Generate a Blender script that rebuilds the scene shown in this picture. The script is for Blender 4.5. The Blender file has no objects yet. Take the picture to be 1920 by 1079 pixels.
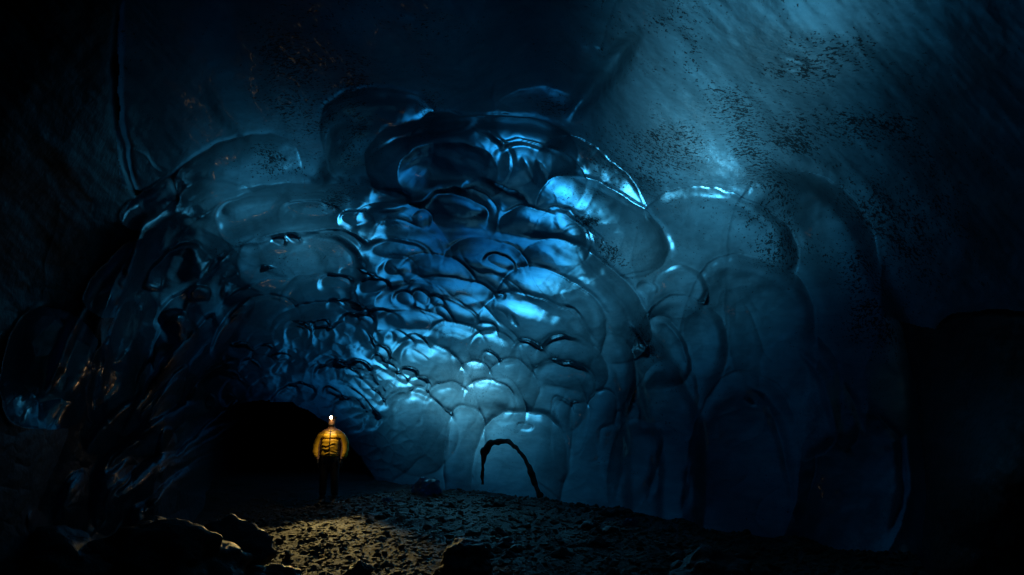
import bpy, bmesh, math, random
import numpy as np
from mathutils import Vector, Matrix, noise as mnoise
R = math.radians
sc = bpy.context.scene
C = sc.collection

# ------------------------------------------------------------------ camera, sky, sun, exposure
F = 1280.0                        # focal length in pixels of a 1920-wide frame (24 mm lens)
PITCH = math.atan(260.0 / F)      # the camera looks up a little
CP, SP = math.cos(PITCH), math.sin(PITCH)
CAM_H = 1.5
cam = bpy.data.cameras.new("camera")
cam.lens = 24.0; cam.sensor_width = 36.0
cam.clip_start = 0.05; cam.clip_end = 4000
cam_o = bpy.data.objects.new("camera", cam); C.objects.link(cam_o)
cam_o.location = (0, 0, CAM_H)
cam_o.rotation_euler = (math.pi / 2 + PITCH, 0, 0)
sc.camera = cam_o

SUN_AZ, SUN_EL = R(5), R(33)     # the sun stands beyond the cave and shines through the added ice slab
world = bpy.data.worlds.new("World"); sc.world = world
world.use_nodes = True
wn = world.node_tree
sky = wn.nodes.new("ShaderNodeTexSky")
sky.sky_type = 'NISHITA'; sky.sun_disc = False
sky.sun_elevation = SUN_EL; sky.sun_rotation = SUN_AZ
bg = wn.nodes["Background"]; bg.inputs[1].default_value = 0.05
wn.links.new(sky.outputs[0], bg.inputs[0])
sl = bpy.data.lights.new("sun", 'SUN'); sl.energy = 5.0; sl.angle = R(4.0); sl.color = (1.0, 0.95, 0.88)
so = bpy.data.objects.new("sun", sl); C.objects.link(so)
Ld = Vector((math.sin(SUN_AZ) * math.cos(SUN_EL), math.cos(SUN_AZ) * math.cos(SUN_EL), math.sin(SUN_EL)))
so.rotation_euler = Ld.to_track_quat('Z', 'Y').to_euler()
so.location = Ld * 60
sc.view_settings.view_transform = 'Standard'
sc.view_settings.look = 'None'
sc.view_settings.gamma = 1.0
sc.view_settings.use_curve_mapping = False
sc.view_settings.exposure = 1.35
try:
    sc.cycles.use_denoising = True
    sc.cycles.max_bounces = 5; sc.cycles.diffuse_bounces = 3; sc.cycles.glossy_bounces = 3
    sc.cycles.sample_clamp_indirect = 4.0
except Exception:
    pass

# ------------------------------------------------------------------ small helpers
def tag(o, label=None, cat=None, group=None, kind=None):
    if label: o['label'] = label
    if cat: o['category'] = cat
    if group: o['group'] = group
    if kind: o['kind'] = kind
    return o

def unproj(X, Y, D):
    """image pixel (1920 x 1079) and distance along the optical axis -> world point"""
    xc = (X - 960.0) / F * D
    yc = (539.5 - Y) / F * D
    return xc, D * CP - yc * SP, CAM_H + D * SP + yc * CP

def mesh_np(name, verts, faces, mat=None, parent=None, normals=None, smooth=True, attrs=None):
    """verts (n,3), faces (m,k) numpy arrays -> one linked object"""
    me = bpy.data.meshes.new(name)
    n, (m, k) = len(verts), faces.shape
    me.vertices.add(n); me.vertices.foreach_set("co", np.ascontiguousarray(verts, dtype=np.float32).ravel())
    me.loops.add(m * k); me.loops.foreach_set("vertex_index", np.ascontiguousarray(faces, dtype=np.int32).ravel())
    me.polygons.add(m)
    me.polygons.foreach_set("loop_start", np.arange(0, m * k, k, dtype=np.int32))
    me.polygons.foreach_set("use_smooth", np.full(m, smooth, dtype=bool))
    me.update(calc_edges=True)
    me.validate(verbose=False)
    if attrs:
        for an, av in attrs.items():
            a = me.attributes.new(an, 'FLOAT', 'POINT')
            a.data.foreach_set("value", np.ascontiguousarray(av, dtype=np.float32))
    if normals is not None:
        me.normals_split_custom_set_from_vertices(normals.astype(np.float32).tolist())
    if mat: me.materials.append(mat)
    o = bpy.data.objects.new(name, me); C.objects.link(o)
    if parent: o.parent = parent
    return o

def bm_obj(name, bm, mat, parent=None, smooth=True):
    me = bpy.data.meshes.new(name); bm.to_mesh(me); bm.free()
    for p in me.polygons: p.use_smooth = smooth
    me.materials.append(mat)
    o = bpy.data.objects.new(name, me); C.objects.link(o)
    if parent: o.parent = parent
    return o

def hash2(ix, iy, seed):
    h = (ix.astype(np.int64) * 374761393 + iy.astype(np.int64) * 668265263 + seed * 1442695041) & 0xFFFFFFFF
    h = ((h ^ (h >> 13)) * 1274126177) & 0xFFFFFFFF
    return ((h ^ (h >> 16)) & 0xFFFFFF) / float(0xFFFFFF)

def vnoise(x, y, seed=0):
    """smooth value noise, -1..1"""
    ix = np.floor(x); iy = np.floor(y); fx = x - ix; fy = y - iy
    ux = fx * fx * fx * (fx * (fx * 6 - 15) + 10); uy = fy * fy * fy * (fy * (fy * 6 - 15) + 10)
    ix = ix.astype(np.int64); iy = iy.astype(np.int64)
    a = hash2(ix, iy, seed); b = hash2(ix + 1, iy, seed); c = hash2(ix, iy + 1, seed); d = hash2(ix + 1, iy + 1, seed)
    return (a + (b - a) * ux + (c - a) * uy + (a - b - c + d) * ux * uy) * 2 - 1

def fbm(x, y, seed=0, octs=4):
    s = 0; a = 1.0; t = 0
    for o in range(octs):
        s = s + a * vnoise(x * 2 ** o, y * 2 ** o, seed + o * 17); t += a; a *= 0.5
    return s / t

def smooth(e0, e1, x):
    t = np.clip((x - e0) / (e1 - e0), 0, 1)
    return t * t * (3 - 2 * t)

# ------------------------------------------------------------------ materials
class NT:
    def __init__(s, name):
        s.m = bpy.data.materials.new(name); s.m.use_nodes = True
        s.t = s.m.node_tree; s.b = s.t.nodes["Principled BSDF"]
    def n(s, typ, **kw):
        nd = s.t.nodes.new(typ)
        for k, v in kw.items():
            if k.startswith('i_'):
                key = k[2:]
                nd.inputs[int(key) if key.isdigit() else key.replace('_', ' ')].default_value = v
            else: setattr(nd, k, v)
        return nd
    def l(s, a, b): s.t.links.new(a, b)
    def ramp(s, fac, stops):
        r = s.n("ShaderNodeValToRGB"); e = r.color_ramp.elements
        while len(e) < len(stops): e.new(0.5)
        for el, (p, c) in zip(e, stops):
            el.position = p; el.color = (c[0], c[1], c[2], 1) if hasattr(c, '__len__') else (c, c, c, 1)
        s.l(fac, r.inputs[0]); return r
    def mix(s, fac, a, b, blend='MIX'):
        m = s.n("ShaderNodeMix", data_type='RGBA', blend_type=blend)
        for v, k in ((fac, 0), (a, 6), (b, 7)):
            if hasattr(v, 'is_output') or hasattr(v, 'links'): s.l(v, m.inputs[k])
            elif k == 0: m.inputs[0].default_value = v
            else: m.inputs[k].default_value = (v[0], v[1], v[2], 1)
        return m.outputs[2]
    def math(s, op, a, b=None):
        m = s.n("ShaderNodeMath", operation=op)
        for v, k in ((a, 0), (b, 1)):
            if v is None: continue
            if hasattr(v, 'links'): s.l(v, m.inputs[k])
            else: m.inputs[k].default_value = v
        return m.outputs[0]
    def noise(s, co, scale, detail=3, rough=0.55):
        nd = s.n("ShaderNodeTexNoise"); nd.inputs['Scale'].default_value = scale
        nd.inputs['Detail'].default_value = detail; nd.inputs['Roughness'].default_value = rough
        s.l(co, nd.inputs['Vector']); return nd.outputs[0]

def ice_material(name, deep, pale, frost_glow, rough=0.3, bump=0.25, dirt_gain=1.0, coat=0.6, trans=0.0, refr=0.20, glow=(0.115, 0.43, 0.67)):
    t = NT(name)
    co = t.n("ShaderNodeTexCoord").outputs['Object']
    big = t.noise(co, 0.9, 4)
    base = t.mix(t.ramp(big, [(0.35, 0.0), (0.7, 1.0)]).outputs[0], deep, pale)
    # cloudy bands of trapped air
    mp = t.n("ShaderNodeMapping"); mp.inputs['Scale'].default_value = (1.0, 1.0, 3.2); t.l(co, mp.inputs[0])
    band = t.ramp(t.noise(mp.outputs[0], 2.6, 6, 0.62), [(0.48, 0.0), (0.72, 1.0)]).outputs[0]
    fa = t.n("ShaderNodeAttribute", attribute_name="frost_glow").outputs['Fac']
    base = t.mix(t.math('MULTIPLY', band, 0.35), base, frost_glow)
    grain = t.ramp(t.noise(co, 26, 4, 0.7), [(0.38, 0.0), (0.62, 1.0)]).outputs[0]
    base = t.mix(t.math('MULTIPLY', t.math('MULTIPLY', fa, grain), 0.85), base, frost_glow)
    # black grit frozen into the ice
    da = t.n("ShaderNodeAttribute", attribute_name="dirt").outputs['Fac']
    patch = t.noise(co, 1.6, 5, 0.65)
    sp = t.noise(co, 27, 3, 0.6)
    sp2 = t.noise(co, 70, 2, 0.5)
    lvl = t.math('ADD', t.math('MULTIPLY', da, 0.15 * dirt_gain), t.math('MULTIPLY', t.math('SUBTRACT', patch, 0.5), 0.42))
    spk = t.ramp(t.math('ADD', t.math('MULTIPLY', t.math('ADD', sp, t.math('MULTIPLY', sp2, 0.6)), 0.625), lvl), [(0.635, 0.0), (0.69, 1.0)]).outputs[0]
    base = t.mix(t.math('MULTIPLY', spk, 0.93), base, (0.004, 0.006, 0.008))
    t.l(base, t.b.inputs['Base Color'])
    rr = t.math('ADD', rough - 0.08, t.math('MULTIPLY', t.math('ADD', big, fa), 0.16))
    t.l(rr, t.b.inputs['Roughness'])
    t.b.inputs['IOR'].default_value = 1.31
    t.b.inputs['Coat Weight'].default_value = coat
    t.b.inputs['Coat Roughness'].default_value = 0.10
    t.b.inputs['Coat IOR'].default_value = 1.33
    b1 = t.n("ShaderNodeBump"); b1.inputs['Strength'].default_value = bump; b1.inputs['Distance'].default_value = 0.05
    t.l(t.noise(co, 5.5, 5, 0.6), b1.inputs['Height'])
    b2 = t.n("ShaderNodeBump"); b2.inputs['Strength'].default_value = bump * 0.8; b2.inputs['Distance'].default_value = 0.012
    hh = t.math('ADD', t.math('MULTIPLY', t.noise(co, 34, 3, 0.6), t.math('ADD', fa, 0.25)), t.math('MULTIPLY', spk, -0.3))
    t.l(hh, b2.inputs['Height']); t.l(b1.outputs[0], b2.inputs['Normal'])
    t.l(b2.outputs[0], t.b.inputs['Normal'])
    if trans > 0:
        glow = t.mix(t.math('MULTIPLY', spk, 0.85), glow, (0.012, 0.02, 0.025))
        cloud = t.ramp(t.noise(mp.outputs[0], 1.7, 7, 0.68), [(0.36, 0.72), (0.52, 0.95), (0.68, 1.12)]).outputs[0]
        glow = t.mix(1.0, glow, cloud, 'MULTIPLY')
        tb = t.n("ShaderNodeBsdfTranslucent"); t.l(t.mix(0.8, base, glow), tb.inputs['Color']); t.l(b2.outputs[0], tb.inputs['Normal'])
        mx = t.n("ShaderNodeMixShader"); mx.inputs[0].default_value = trans
        t.l(t.b.outputs[0], mx.inputs[1]); t.l(tb.outputs[0], mx.inputs[2])
        rf = t.n("ShaderNodeBsdfRefraction"); rf.inputs['IOR'].default_value = 1.31; rf.inputs['Roughness'].default_value = 0.56
        t.l(t.mix(0.6, base, glow), rf.inputs['Color']); t.l(b2.outputs[0], rf.inputs['Normal'])
        m2 = t.n("ShaderNodeMixShader"); m2.inputs[0].default_value = refr
        t.l(mx.outputs[0], m2.inputs[1]); t.l(rf.outputs[0], m2.inputs[2])
        t.l(m2.outputs[0], t.t.nodes['Material Output'].inputs['Surface'])
    return t.m

def rock_material(name, c1, c2, scale=6.0, rough=0.75, bump=0.6, frost_glow=None):
    t = NT(name)
    co = t.n("ShaderNodeTexCoord").outputs['Object']
    n1 = t.noise(co, scale, 6, 0.65)
    col = t.mix(t.ramp(n1, [(0.3, 0.0), (0.72, 1.0)]).outputs[0], c1, c2)
    n2 = t.noise(co, scale * 7, 4, 0.7)
    col = t.mix(t.math('MULTIPLY', t.ramp(n2, [(0.5, 0.0), (0.75, 1.0)]).outputs[0], 0.5), col, [min(1, v * 1.9) for v in c2])
    t.l(col, t.b.inputs['Base Color'])
    t.b.inputs['Roughness'].default_value = rough
    b = t.n("ShaderNodeBump"); b.inputs['Strength'].default_value = bump; b.inputs['Distance'].default_value = 0.06
    t.l(t.math('ADD', n1, t.math('MULTIPLY', n2, 0.35)), b.inputs['Height'])
    t.l(b.outputs[0], t.b.inputs['Normal'])
    return t.m

def plain(name, col, rough=0.6, emit=None, strength=0.0, bumpscale=None):
    t = NT(name)
    co = t.n("ShaderNodeTexCoord").outputs['Object']
    n1 = t.noise(co, bumpscale or 30.0, 3, 0.6)
    t.l(t.mix(n1, [v * 0.75 for v in col], [min(1, v * 1.2) for v in col]), t.b.inputs['Base Color'])
    t.b.inputs['Roughness'].default_value = rough
    if emit:
        t.b.inputs['Emission Color'].default_value = (*emit, 1)
        t.b.inputs['Emission Strength'].default_value = strength
    return t.m

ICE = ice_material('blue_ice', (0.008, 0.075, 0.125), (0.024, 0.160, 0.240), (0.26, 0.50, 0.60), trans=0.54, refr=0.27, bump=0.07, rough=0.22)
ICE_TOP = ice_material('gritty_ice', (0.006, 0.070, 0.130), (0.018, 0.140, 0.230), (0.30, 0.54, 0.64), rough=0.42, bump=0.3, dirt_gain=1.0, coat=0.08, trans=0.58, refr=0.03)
ICE_SHADED = ice_material('shaded_ice', (0.001, 0.006, 0.010), (0.004, 0.024, 0.038), (0.07, 0.15, 0.20), rough=0.34, bump=0.5, coat=0.35, trans=0.45, refr=0.15)  # darker copy of the ice, the left side's shade put into its colour
ICE_DEEP_SHADE = ice_material('deep_shade_ice', (0.001, 0.004, 0.007), (0.003, 0.016, 0.026), (0.04, 0.09, 0.12), rough=0.6, bump=0.4, coat=0.0, trans=0.0)  # near-black ice: the deep shade at the cave's edges is in its colour
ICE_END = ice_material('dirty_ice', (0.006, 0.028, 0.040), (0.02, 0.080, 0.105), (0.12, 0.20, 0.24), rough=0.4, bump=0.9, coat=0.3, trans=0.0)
ROCK = rock_material('wet_black_rock', (0.002, 0.0025, 0.003), (0.010, 0.011, 0.011), 4.0, 0.55, 0.8)
GRIT = rock_material('dark_gravel', (0.010, 0.009, 0.007), (0.032, 0.028, 0.020), 9.0, 0.8, 0.5)
STONE = rock_material('grey_brown_stone', (0.030, 0.026, 0.019), (0.095, 0.082, 0.056), 14.0, 0.75, 0.4)

# ------------------------------------------------------------------ the cave's inner surface
# control points of the smooth cave shape: image position of the feature and its distance
CTRL = [
 (520,830,24),(430,820,20),(600,830,22),(480,720,17.5),(560,740,17),(640,760,16.5),(400,740,15),(690,800,16),(520,900,24),(660,880,18),
 (700,860,15.5),(760,850,14),(850,690,12.5),(950,850,11.6),(1100,750,10.2),(1200,850,9.6),(1300,800,8.9),(1450,850,8.0),(1600,850,7.2),(1690,900,6.6),
 (1850,700,5.6),(1850,900,5.0),(1750,600,6.3),(850,930,12.6),(1000,940,11.3),(1200,970,9.5),(1400,985,8.2),(1560,1050,7.0),
 (920,215,8.0),(1230,370,8.0),(1440,320,7.2),(620,340,8.5),(400,340,7.8),(330,375,7.4),(250,500,6.9),(150,700,6.3),(90,900,5.9),
 (800,330,8.8),(900,450,9.8),(700,450,10.1),(850,550,11.2),(600,600,11.8),(750,620,12.4),(680,700,14.2),(1000,600,11.0),(1150,500,9.5),(1300,550,8.8),
 (1450,450,7.6),(1400,600,8.3),(500,600,10.8),(400,650,9.7),(300,750,8.7),(230,850,8.0),(340,820,10.2),(300,960,8.6),(200,980,7.3),(480,480,9.4),(540,410,9.0),
 (100,600,6.0),(50,300,4.7),(200,200,5.2),(0,800,5.0),(500,200,6.7),(300,200,5.7),(700,100,5.7),(900,100,6.0),(1060,230,7.7),(1200,60,5.6),(1300,250,6.8),
 (1450,90,5.2),(1600,300,6.0),(1700,100,4.7),(1900,100,4.1),(1800,400,5.4),(1900,500,5.0),(960,0,5.0),(500,0,5.0),(100,0,4.2),
 (-220,500,4.0),(-220,0,3.6),(-220,1000,4.2),(-900,500,2.5),(-900,0,2.4),(-900,1100,2.7),(500,-400,4.4),(1000,-400,4.0),(1500,-400,3.7),(2000,-400,3.1),(2600,500,3.4),(2600,0,3.2),(2600,1100,3.4),
 (1000,1300,10.5),(1690,1300,6.2),(200,1300,6.4),(600,1300,14),(400,1000,12),(560,980,17),(2200,800,4.2),
]
CTRL = np.array(CTRL, float)

def tps_fit(P, v, lam=0.002):
    n = len(P); A = np.zeros((n + 3, n + 3))
    d2 = ((P[:, None] - P[None]) ** 2).sum(-1)
    A[:n, :n] = np.where(d2 > 0, 0.5 * d2 * np.log(d2 + 1e-12), 0) + lam * np.eye(n)
    A[:n, n] = 1; A[:n, n + 1:] = P; A[n, :n] = 1; A[n + 1:, :n] = P.T
    return np.linalg.solve(A, np.concatenate([v, np.zeros(3)]))

def tps_eval(P, w, Q):
    out = np.full(len(Q), w[len(P)]) + Q @ w[len(P) + 1:]
    for i in range(len(P)):
        d2 = ((Q - P[i]) ** 2).sum(-1)
        out += w[i] * 0.5 * d2 * np.log(d2 + 1e-12)
    return out

_P = CTRL[:, :2] / 500.0
_W = tps_fit(_P, np.log(CTRL[:, 2]), 0.004)
def base_depth(X, Y):
    X = np.asarray(X, float); Y = np.asarray(Y, float)
    return np.exp(tps_eval(_P, _W, np.stack([X.ravel() / 500.0, Y.ravel() / 500.0], 1))).reshape(X.shape)

def axis(a, b, lo, hi, step, grow):
    mid = list(np.arange(a, b + 0.01, step)); s = step; x = a; left = []
    while x > lo: s *= grow; x -= s; left.append(x)
    s = step; x = mid[-1]; right = []
    while x < hi: s *= grow; x += s; right.append(x)
    return np.array(left[::-1] + mid + right)
XS = axis(-20, 1940, -900, 2500, 2.0, 1.12)
YS = axis(-20, 1090, -330, 1260, 2.0, 1.12)
GX, GY = np.meshgrid(XS, YS)
BD = base_depth(GX, GY)

# each swelling: (x, y, outward angle, up, down, left, right, relief, set, power)
# sets: T scalloped tunnel, U ceiling, L left ribs, B right buttress, E side block
S = []
def sw(st, x, y, ang, up, dn, bl, br, k=0.5, p=2.3, tail=0.0): S.append((x, y, ang, up, dn, bl, br, k, st, p, tail))
# ceiling
sw('U',1000,212,-8,  50, 45, 78, 75, .35, 2.3, .2)
sw('U',1110,133, 5,  50, 18, 46, 60, .40, 2.4)
sw('U', 793,235, 0,  35, 30, 13, 13, .25)
sw('U',1480,190,20, 460,330,370,900, .20, 2.3, .6)
# far right block
sw('E',1850,700, 0, 118,330,106,260, .12, 4.0, .7)
# right side, outer to inner
sw('B',1470,530, 0, 212,260,112,182, .34, 2.3, .5)
sw('B',1610,925, 0, 150,130,120, 86, .30, 2.4, .6)
sw('B',1565,790, 8, 112, 65, 42, 56, .35, 2.4, .2)
sw('T',1330,470,15, 116,130,142,170, .38, 2.4, .3)
sw('B',1490,770, 0, 150, 95, 70, 88, .28, 2.6, .6)
sw('B',1370,650,10, 176,210,100,160, .36, 2.6, .4)
sw('B',1385,900, 6, 200,170,100,112, .34, 2.5, .6)
sw('T',1270,560,20,  60, 60, 52, 52, .34)
sw('T',1213,545, 0,  14, 12, 18, 22, .6)
sw('T',1255,660,20, 108,140, 70,112, .36, 2.4, .4)
sw('T',1240,765,15,  95,120, 58, 66, .38, 2.4, .4)
sw('T',1225,890, 0, 100,120, 62, 68, .35, 2.5, .6)
# outer arch
sw('T', 520,700, 0, 350,250,330,330, .20, 2.3, .5)
_r = random.Random(11)
_arc = []
for ring in range(9):
    rad_ = 560 * 0.80 ** ring
    nn = 9 + ring
    for k_ in range(nn):
        th = R(-88 + 176 * (k_ + _r.uniform(.2, .8)) / nn)
        rr_ = rad_ * _r.uniform(.90, 1.10)
        x_ = 650 + rr_ * math.sin(th) * 1.05; y_ = 800 - rr_ * math.cos(th) * .92
        if y_ > 900 or (x_ - 520) ** 2 / 200 ** 2 + (y_ - 830) ** 2 / 120 ** 2 < 1: continue
        b_ = rr_ * _r.uniform(.13, .24); u_ = b_ * _r.uniform(.35, .6)
        _arc.append((x_, y_, math.degrees(th) + _r.uniform(-14, 14), u_, u_ * _r.uniform(1.5, 2.6), b_ * _r.uniform(.7, 1.2), b_ * _r.uniform(.7, 1.2), _r.uniform(.26, .42)))
sw('T', 405,400, 0,  64, 50, 76, 86, .40, 2.2)
sw('T', 665,300,-20, 76, 40, 52, 60, .40)
sw('T', 880,302,-2,  86,100,195,200, .32, 2.6, .3)
sw('T',1110,350,40,  62, 60,122,112, .42, 2.5, .2)
sw('T', 600,560, 0, 216,130,300,260, .20, 2.3, .4)
sw('T', 985,330,15,  63, 70, 78,112, .36, 2.4, .2)
sw('T', 838,328, 0,  60, 48, 93, 96, .48, 2.5)
sw('T',1110,422,30,  76, 70,112,152, .38, 2.4, .2)
sw('T', 728,376, 5,  25, 16, 37, 41, .55)
sw('T', 915,387,25,  53, 36, 62, 78, .42)
sw('T', 868,410,10,  60, 46, 82, 64, .50, 2.4)
sw('T',1010,437,15,  43, 45, 76, 88, .36)
sw('T',1085,456,30,  28, 42, 38, 62, .45)
sw('T', 660,418, 0,  27, 28, 30, 42, .5)
sw('T', 745,425,10,  30, 30, 32, 36, .45)
sw('T', 785,415,20,  26, 28, 15, 22, .5)
for a_ in _arc: sw('T', *a_, 2.3, .1)
sw('T', 520,562, 0, 113, 60,152,120, .22, 2.3, .3)
sw('T', 590,522, 8,  86, 50,152,102, .24, 2.4, .2)
sw('T', 525,455,20,  14, 12, 18, 16, .7)
sw('T', 548,448,40,  12, 10, 16, 18, .7)
sw('T', 750,487, 8,  42, 30, 76, 62, .36)
sw('T',1090,572,40,  88, 62,150,142, .34, 2.4, .2)
sw('T', 905,502,12,  53, 40, 72, 88, .45)
sw('T', 930,494,25,  22, 20, 30, 46, .4)
sw('T', 745,517, 0,  37, 25, 36, 37, .55)
sw('T',1010,592,30,  88, 60, 92,132, .40, 2.4, .2)
sw('T', 815,522,10,  43, 30, 66, 70, .42)
sw('T', 700,547, 0,  26, 20, 32, 36, .45)
sw('T', 600,578, 0,  60, 40, 80, 76, .42)
sw('T', 632,541, 0,  27, 20, 37, 40, .45)
sw('T', 790,577, 0,  45, 35, 88, 62, .36)
sw('T', 845,567, 8,  45, 40, 86, 86, .38)
sw('T', 755,570,20,  22, 20, 24, 22, .5)
sw('T', 786,567,25,  22, 20, 22, 20, .5)
sw('T', 816,572,30,  20, 18, 22, 20, .5)
sw('T', 936,560, 0,  12, 12, 12, 12, .7)
sw('T', 505,612, 0,  53, 50, 66, 62, .45)
sw('T', 610,642, 0,  70, 60,106, 62, .40)
sw('T',1000,642,25,  82, 60,112,112, .42, 2.4, .1)
sw('T', 855,597,35,  31, 30, 50, 46, .45)
sw('T', 828,592,40,  17, 18, 26, 30, .5)
sw('T', 770,614, 5,  34, 30, 70, 68, .42)
sw('T', 908,626, 0,  20, 12, 25, 27, .6)
sw('T', 858,652,25,  45, 36, 60, 52, .42)
sw('T', 920,667,35,  43, 36, 46, 62, .44)
sw('T', 990,677,30,  39, 40, 39, 46, .42)
sw('T',1060,682,30,  56, 46, 56, 82, .40)
sw('T', 700,670,15,  29, 22, 37, 37, .45)
sw('T', 795,702,25,  63, 46, 70, 76, .42, 2.5)
sw('T', 915,679,35,  18, 22, 22, 28, .5)
sw('T', 888,712,20,  33, 30, 30, 29, .45)
sw('T', 955,727,30,  51, 42, 46, 56, .42)
sw('T',1050,723,10,  47, 30, 51, 62, .32, 2.6)
for k_ in range(70):
    x_ = _r.uniform(400, 690); y_ = _r.uniform(570, 800)
    if (x_ - 520) ** 2 / 150 ** 2 + (y_ - 830) ** 2 / 80 ** 2 < 1 or y_ < 780 - 0.75 * (x_ - 330): continue
    a_ = math.degrees(math.atan2(x_ - 560, 850 - y_)); b_ = _r.uniform(14, 34)
    sw('T', x_, y_, a_ + _r.uniform(-25, 25), b_ * _r.uniform(.5, .9), b_ * 1.4, b_ * _r.uniform(.8, 1.3), b_ * _r.uniform(.8, 1.3), _r.uniform(.35, .55), 2.3, .1)
sw('T', 672,694,15,  22, 20, 26, 26, .5)
sw('T', 712,676,40,  12, 12, 20, 22, .5)
sw('T', 730,689,35,  12, 12, 22, 20, .5)
sw('T', 752,711,40,  12, 10, 18, 20, .5)
sw('T', 770,701,15,  15, 18, 20, 18, .5)
sw('T', 725,747,40,  49, 40, 76, 76, .42, 2.6)
sw('T', 782,723,20,  19, 18, 20, 22, .5)
sw('T', 785,747,30,  21, 20, 22, 28, .5)
sw('T', 840,767,30,  49, 46, 46, 56, .42)
sw('T', 915,757,15,  43, 46, 46, 49, .44)
sw('T', 690,737,45,  14, 18, 60, 50, .5)
sw('T', 670,757,45,  20, 24, 60, 60, .45)
sw('T', 790,812,35,  62, 80, 90, 70, .36, 2.4, .3)
sw('T',1120,787,15,  56, 80, 32, 33, .40, 2.4, .3)
sw('T',1080,772, 0,  23, 80, 15, 23, .45, 2.4, .4)
sw('T',1050,792, 0,  46,110, 17, 23, .45, 2.5, .5)
sw('T',1140,817, 0,  22, 90, 19, 23, .40, 2.4, .4)
sw('T',1183,792,-5,  43, 60, 15, 26, .45)
sw('T',1190,852,15,  69,120, 41, 49, .40, 2.4, .4)
sw('T', 872,832, 3,  70,160, 35, 37, .42, 2.7, .6)
sw('T', 965,882, 8, 110,140, 73, 96, .38, 2.6, .6)
sw('T', 982,801,10,  11, 14, 15, 18, .35)
# left ribs
sw('L', 214,922,12,  86, 85, 36, 27, .60, 2.4, .4)
sw('L', 140,962,10,  82, 85, 32, 27, .50, 2.4, .4)
sw('L', 270,985,-20, 46, 45, 21, 21, .60, 2.4, .4)
sw('L', 312,845,10,  47, 52, 20, 15, .60, 2.4, .4)
sw('L', 314,892, 5,  31, 36, 13, 15, .60, 2.4, .3)
sw('L',  72,995,-15, 40, 50, 16, 20, .55, 2.4, .4)
sw('L', 330,625,40,  40, 40, 45, 40, .40)
sw('L', 375,555, 0,  22, 20, 22, 18, .5)
sw('L', 390,757,20,  20, 20, 8, 8, .8)
sw('L', 362,737,25,  17, 18, 7, 7, .8)
sw('L', 430,705,10,  15, 16, 22, 22, .5)
sw('L', 470,690,30,  18, 16, 22, 22, .5)
sw('L', 455,660,20,  20, 18, 28, 24, .5)
for k_ in range(20):
    x_ = _r.uniform(215, 470); y_ = _r.uniform(600, 960)
    if y_ < 800 - 0.75 * (x_ - 180) or x_ > 520 - 0.25 * (y_ - 560): continue
    b_ = _r.uniform(50, 110); ang_ = -58 + (y_ - 600) * 0.09 + _r.uniform(-12, 12)
    sw('L', x_, y_, ang_, b_ * _r.uniform(.16, .34), b_ * _r.uniform(.2, .4), b_, b_ * _r.uniform(.7, 1.2), _r.uniform(.5, .9), 2.2, .2)
# ridges and grooves: points, width px, relief (m, + towards the viewer), set it belongs to
RIDGE = [
 ([(690,312),(700,285),(742,262),(790,252),(860,240),(905,222),(940,216),(1000,225),(1050,246)], 7, .10),
 ([(745,322),(790,287),(850,268)], 6, -.05),
 ([(385,150),(430,215),(470,262),(500,300)], 22, -.12),
 ([(1205,55),(1150,120),(1100,180),(1060,232)], 19, -.34),
 ([(715,18),(770,55),(830,105),(880,155),(925,205)], 26, .16),
 ([(930,150),(925,185),(935,210)], 5, -.06),
 ([(980,290),(992,320),(1006,348)], 9, -.12),
 ([(1005,300),(1018,325),(1026,342)], 6, .10),
 ([(1175,595),(1200,625),(1218,652),(1230,672)], 9, -.20),
 ([(690,398),(740,388),(790,376),(822,360)], 9, -.30),
 ([(1055,571),(1075,582),(1090,597)], 3.5, .10),
 ([(958,588),(965,602),(974,614)], 5, .10),
 ([(1490,650),(1530,690),(1545,720),(1560,770),(1572,840)], 10, -.16),
 ([(445,572),(390,607),(345,648),(310,690),(280,745)], 17, .30),
 ([(497,563),(440,598),(400,640),(350,690),(320,722),(285,770),(257,815)], 6, .22),
 ([(440,660),(395,690),(345,720)], 5, .18),
 ([(165,560),(130,630),(105,690),(85,740)], 13, .22),
 ([(275,400),(240,530),(212,625),(190,710),(172,790)], 13, .30),
 ([(228,-30),(216,120),(220,230),(248,340),(274,415)], 10, -.14),
 ([(505,497),(504,503)], 8, -.16),
 ([(1460,118),(1475,108),(1500,112),(1510,122),(1490,127),(1464,124)], 5, -.03),
 ([(1640,775),(1686,825),(1694,915),(1668,1015)], 9, .16),
 ([(1584,715),(1605,760),(1618,815)], 7, .14),
 ([(1389,717),(1430,746),(1452,785),(1468,840),(1480,900),(1492,960)], 8, .16),
 ([(1165,800),(1168,860),(1155,935)], 7, .10),
 ([(1228,840),(1226,890),(1212,945)], 7, .12),
 ([(1280,870),(1290,915),(1276,972)], 9, .14),
 ([(1000,900),(1035,925),(1060,945)], 3, .05),
 ([(1395,745),(1420,760)], 4, .08),
]
SG = {'T': 1, 'U': -1, 'L': -1, 'B': 1, 'E': -1}       # bowls melted into the ice, or swellings out of it
KS = {'T': 2.45, 'U': 1.0, 'L': 2.0, 'B': 2.2, 'E': 1.0}
DP = np.zeros_like(BD)                        # relief towards the viewer, metres
SID = np.full(BD.shape, -1, dtype=np.int32)
wx = GX + 7.0 * fbm(GX / 85, GY / 85, 3, 3) + 1.6 * vnoise(GX / 17, GY / 17, 9)
wy = GY + 7.0 * fbm(GX / 85, GY / 85, 31, 3) + 1.6 * vnoise(GX / 17, GY / 17, 12)
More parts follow.
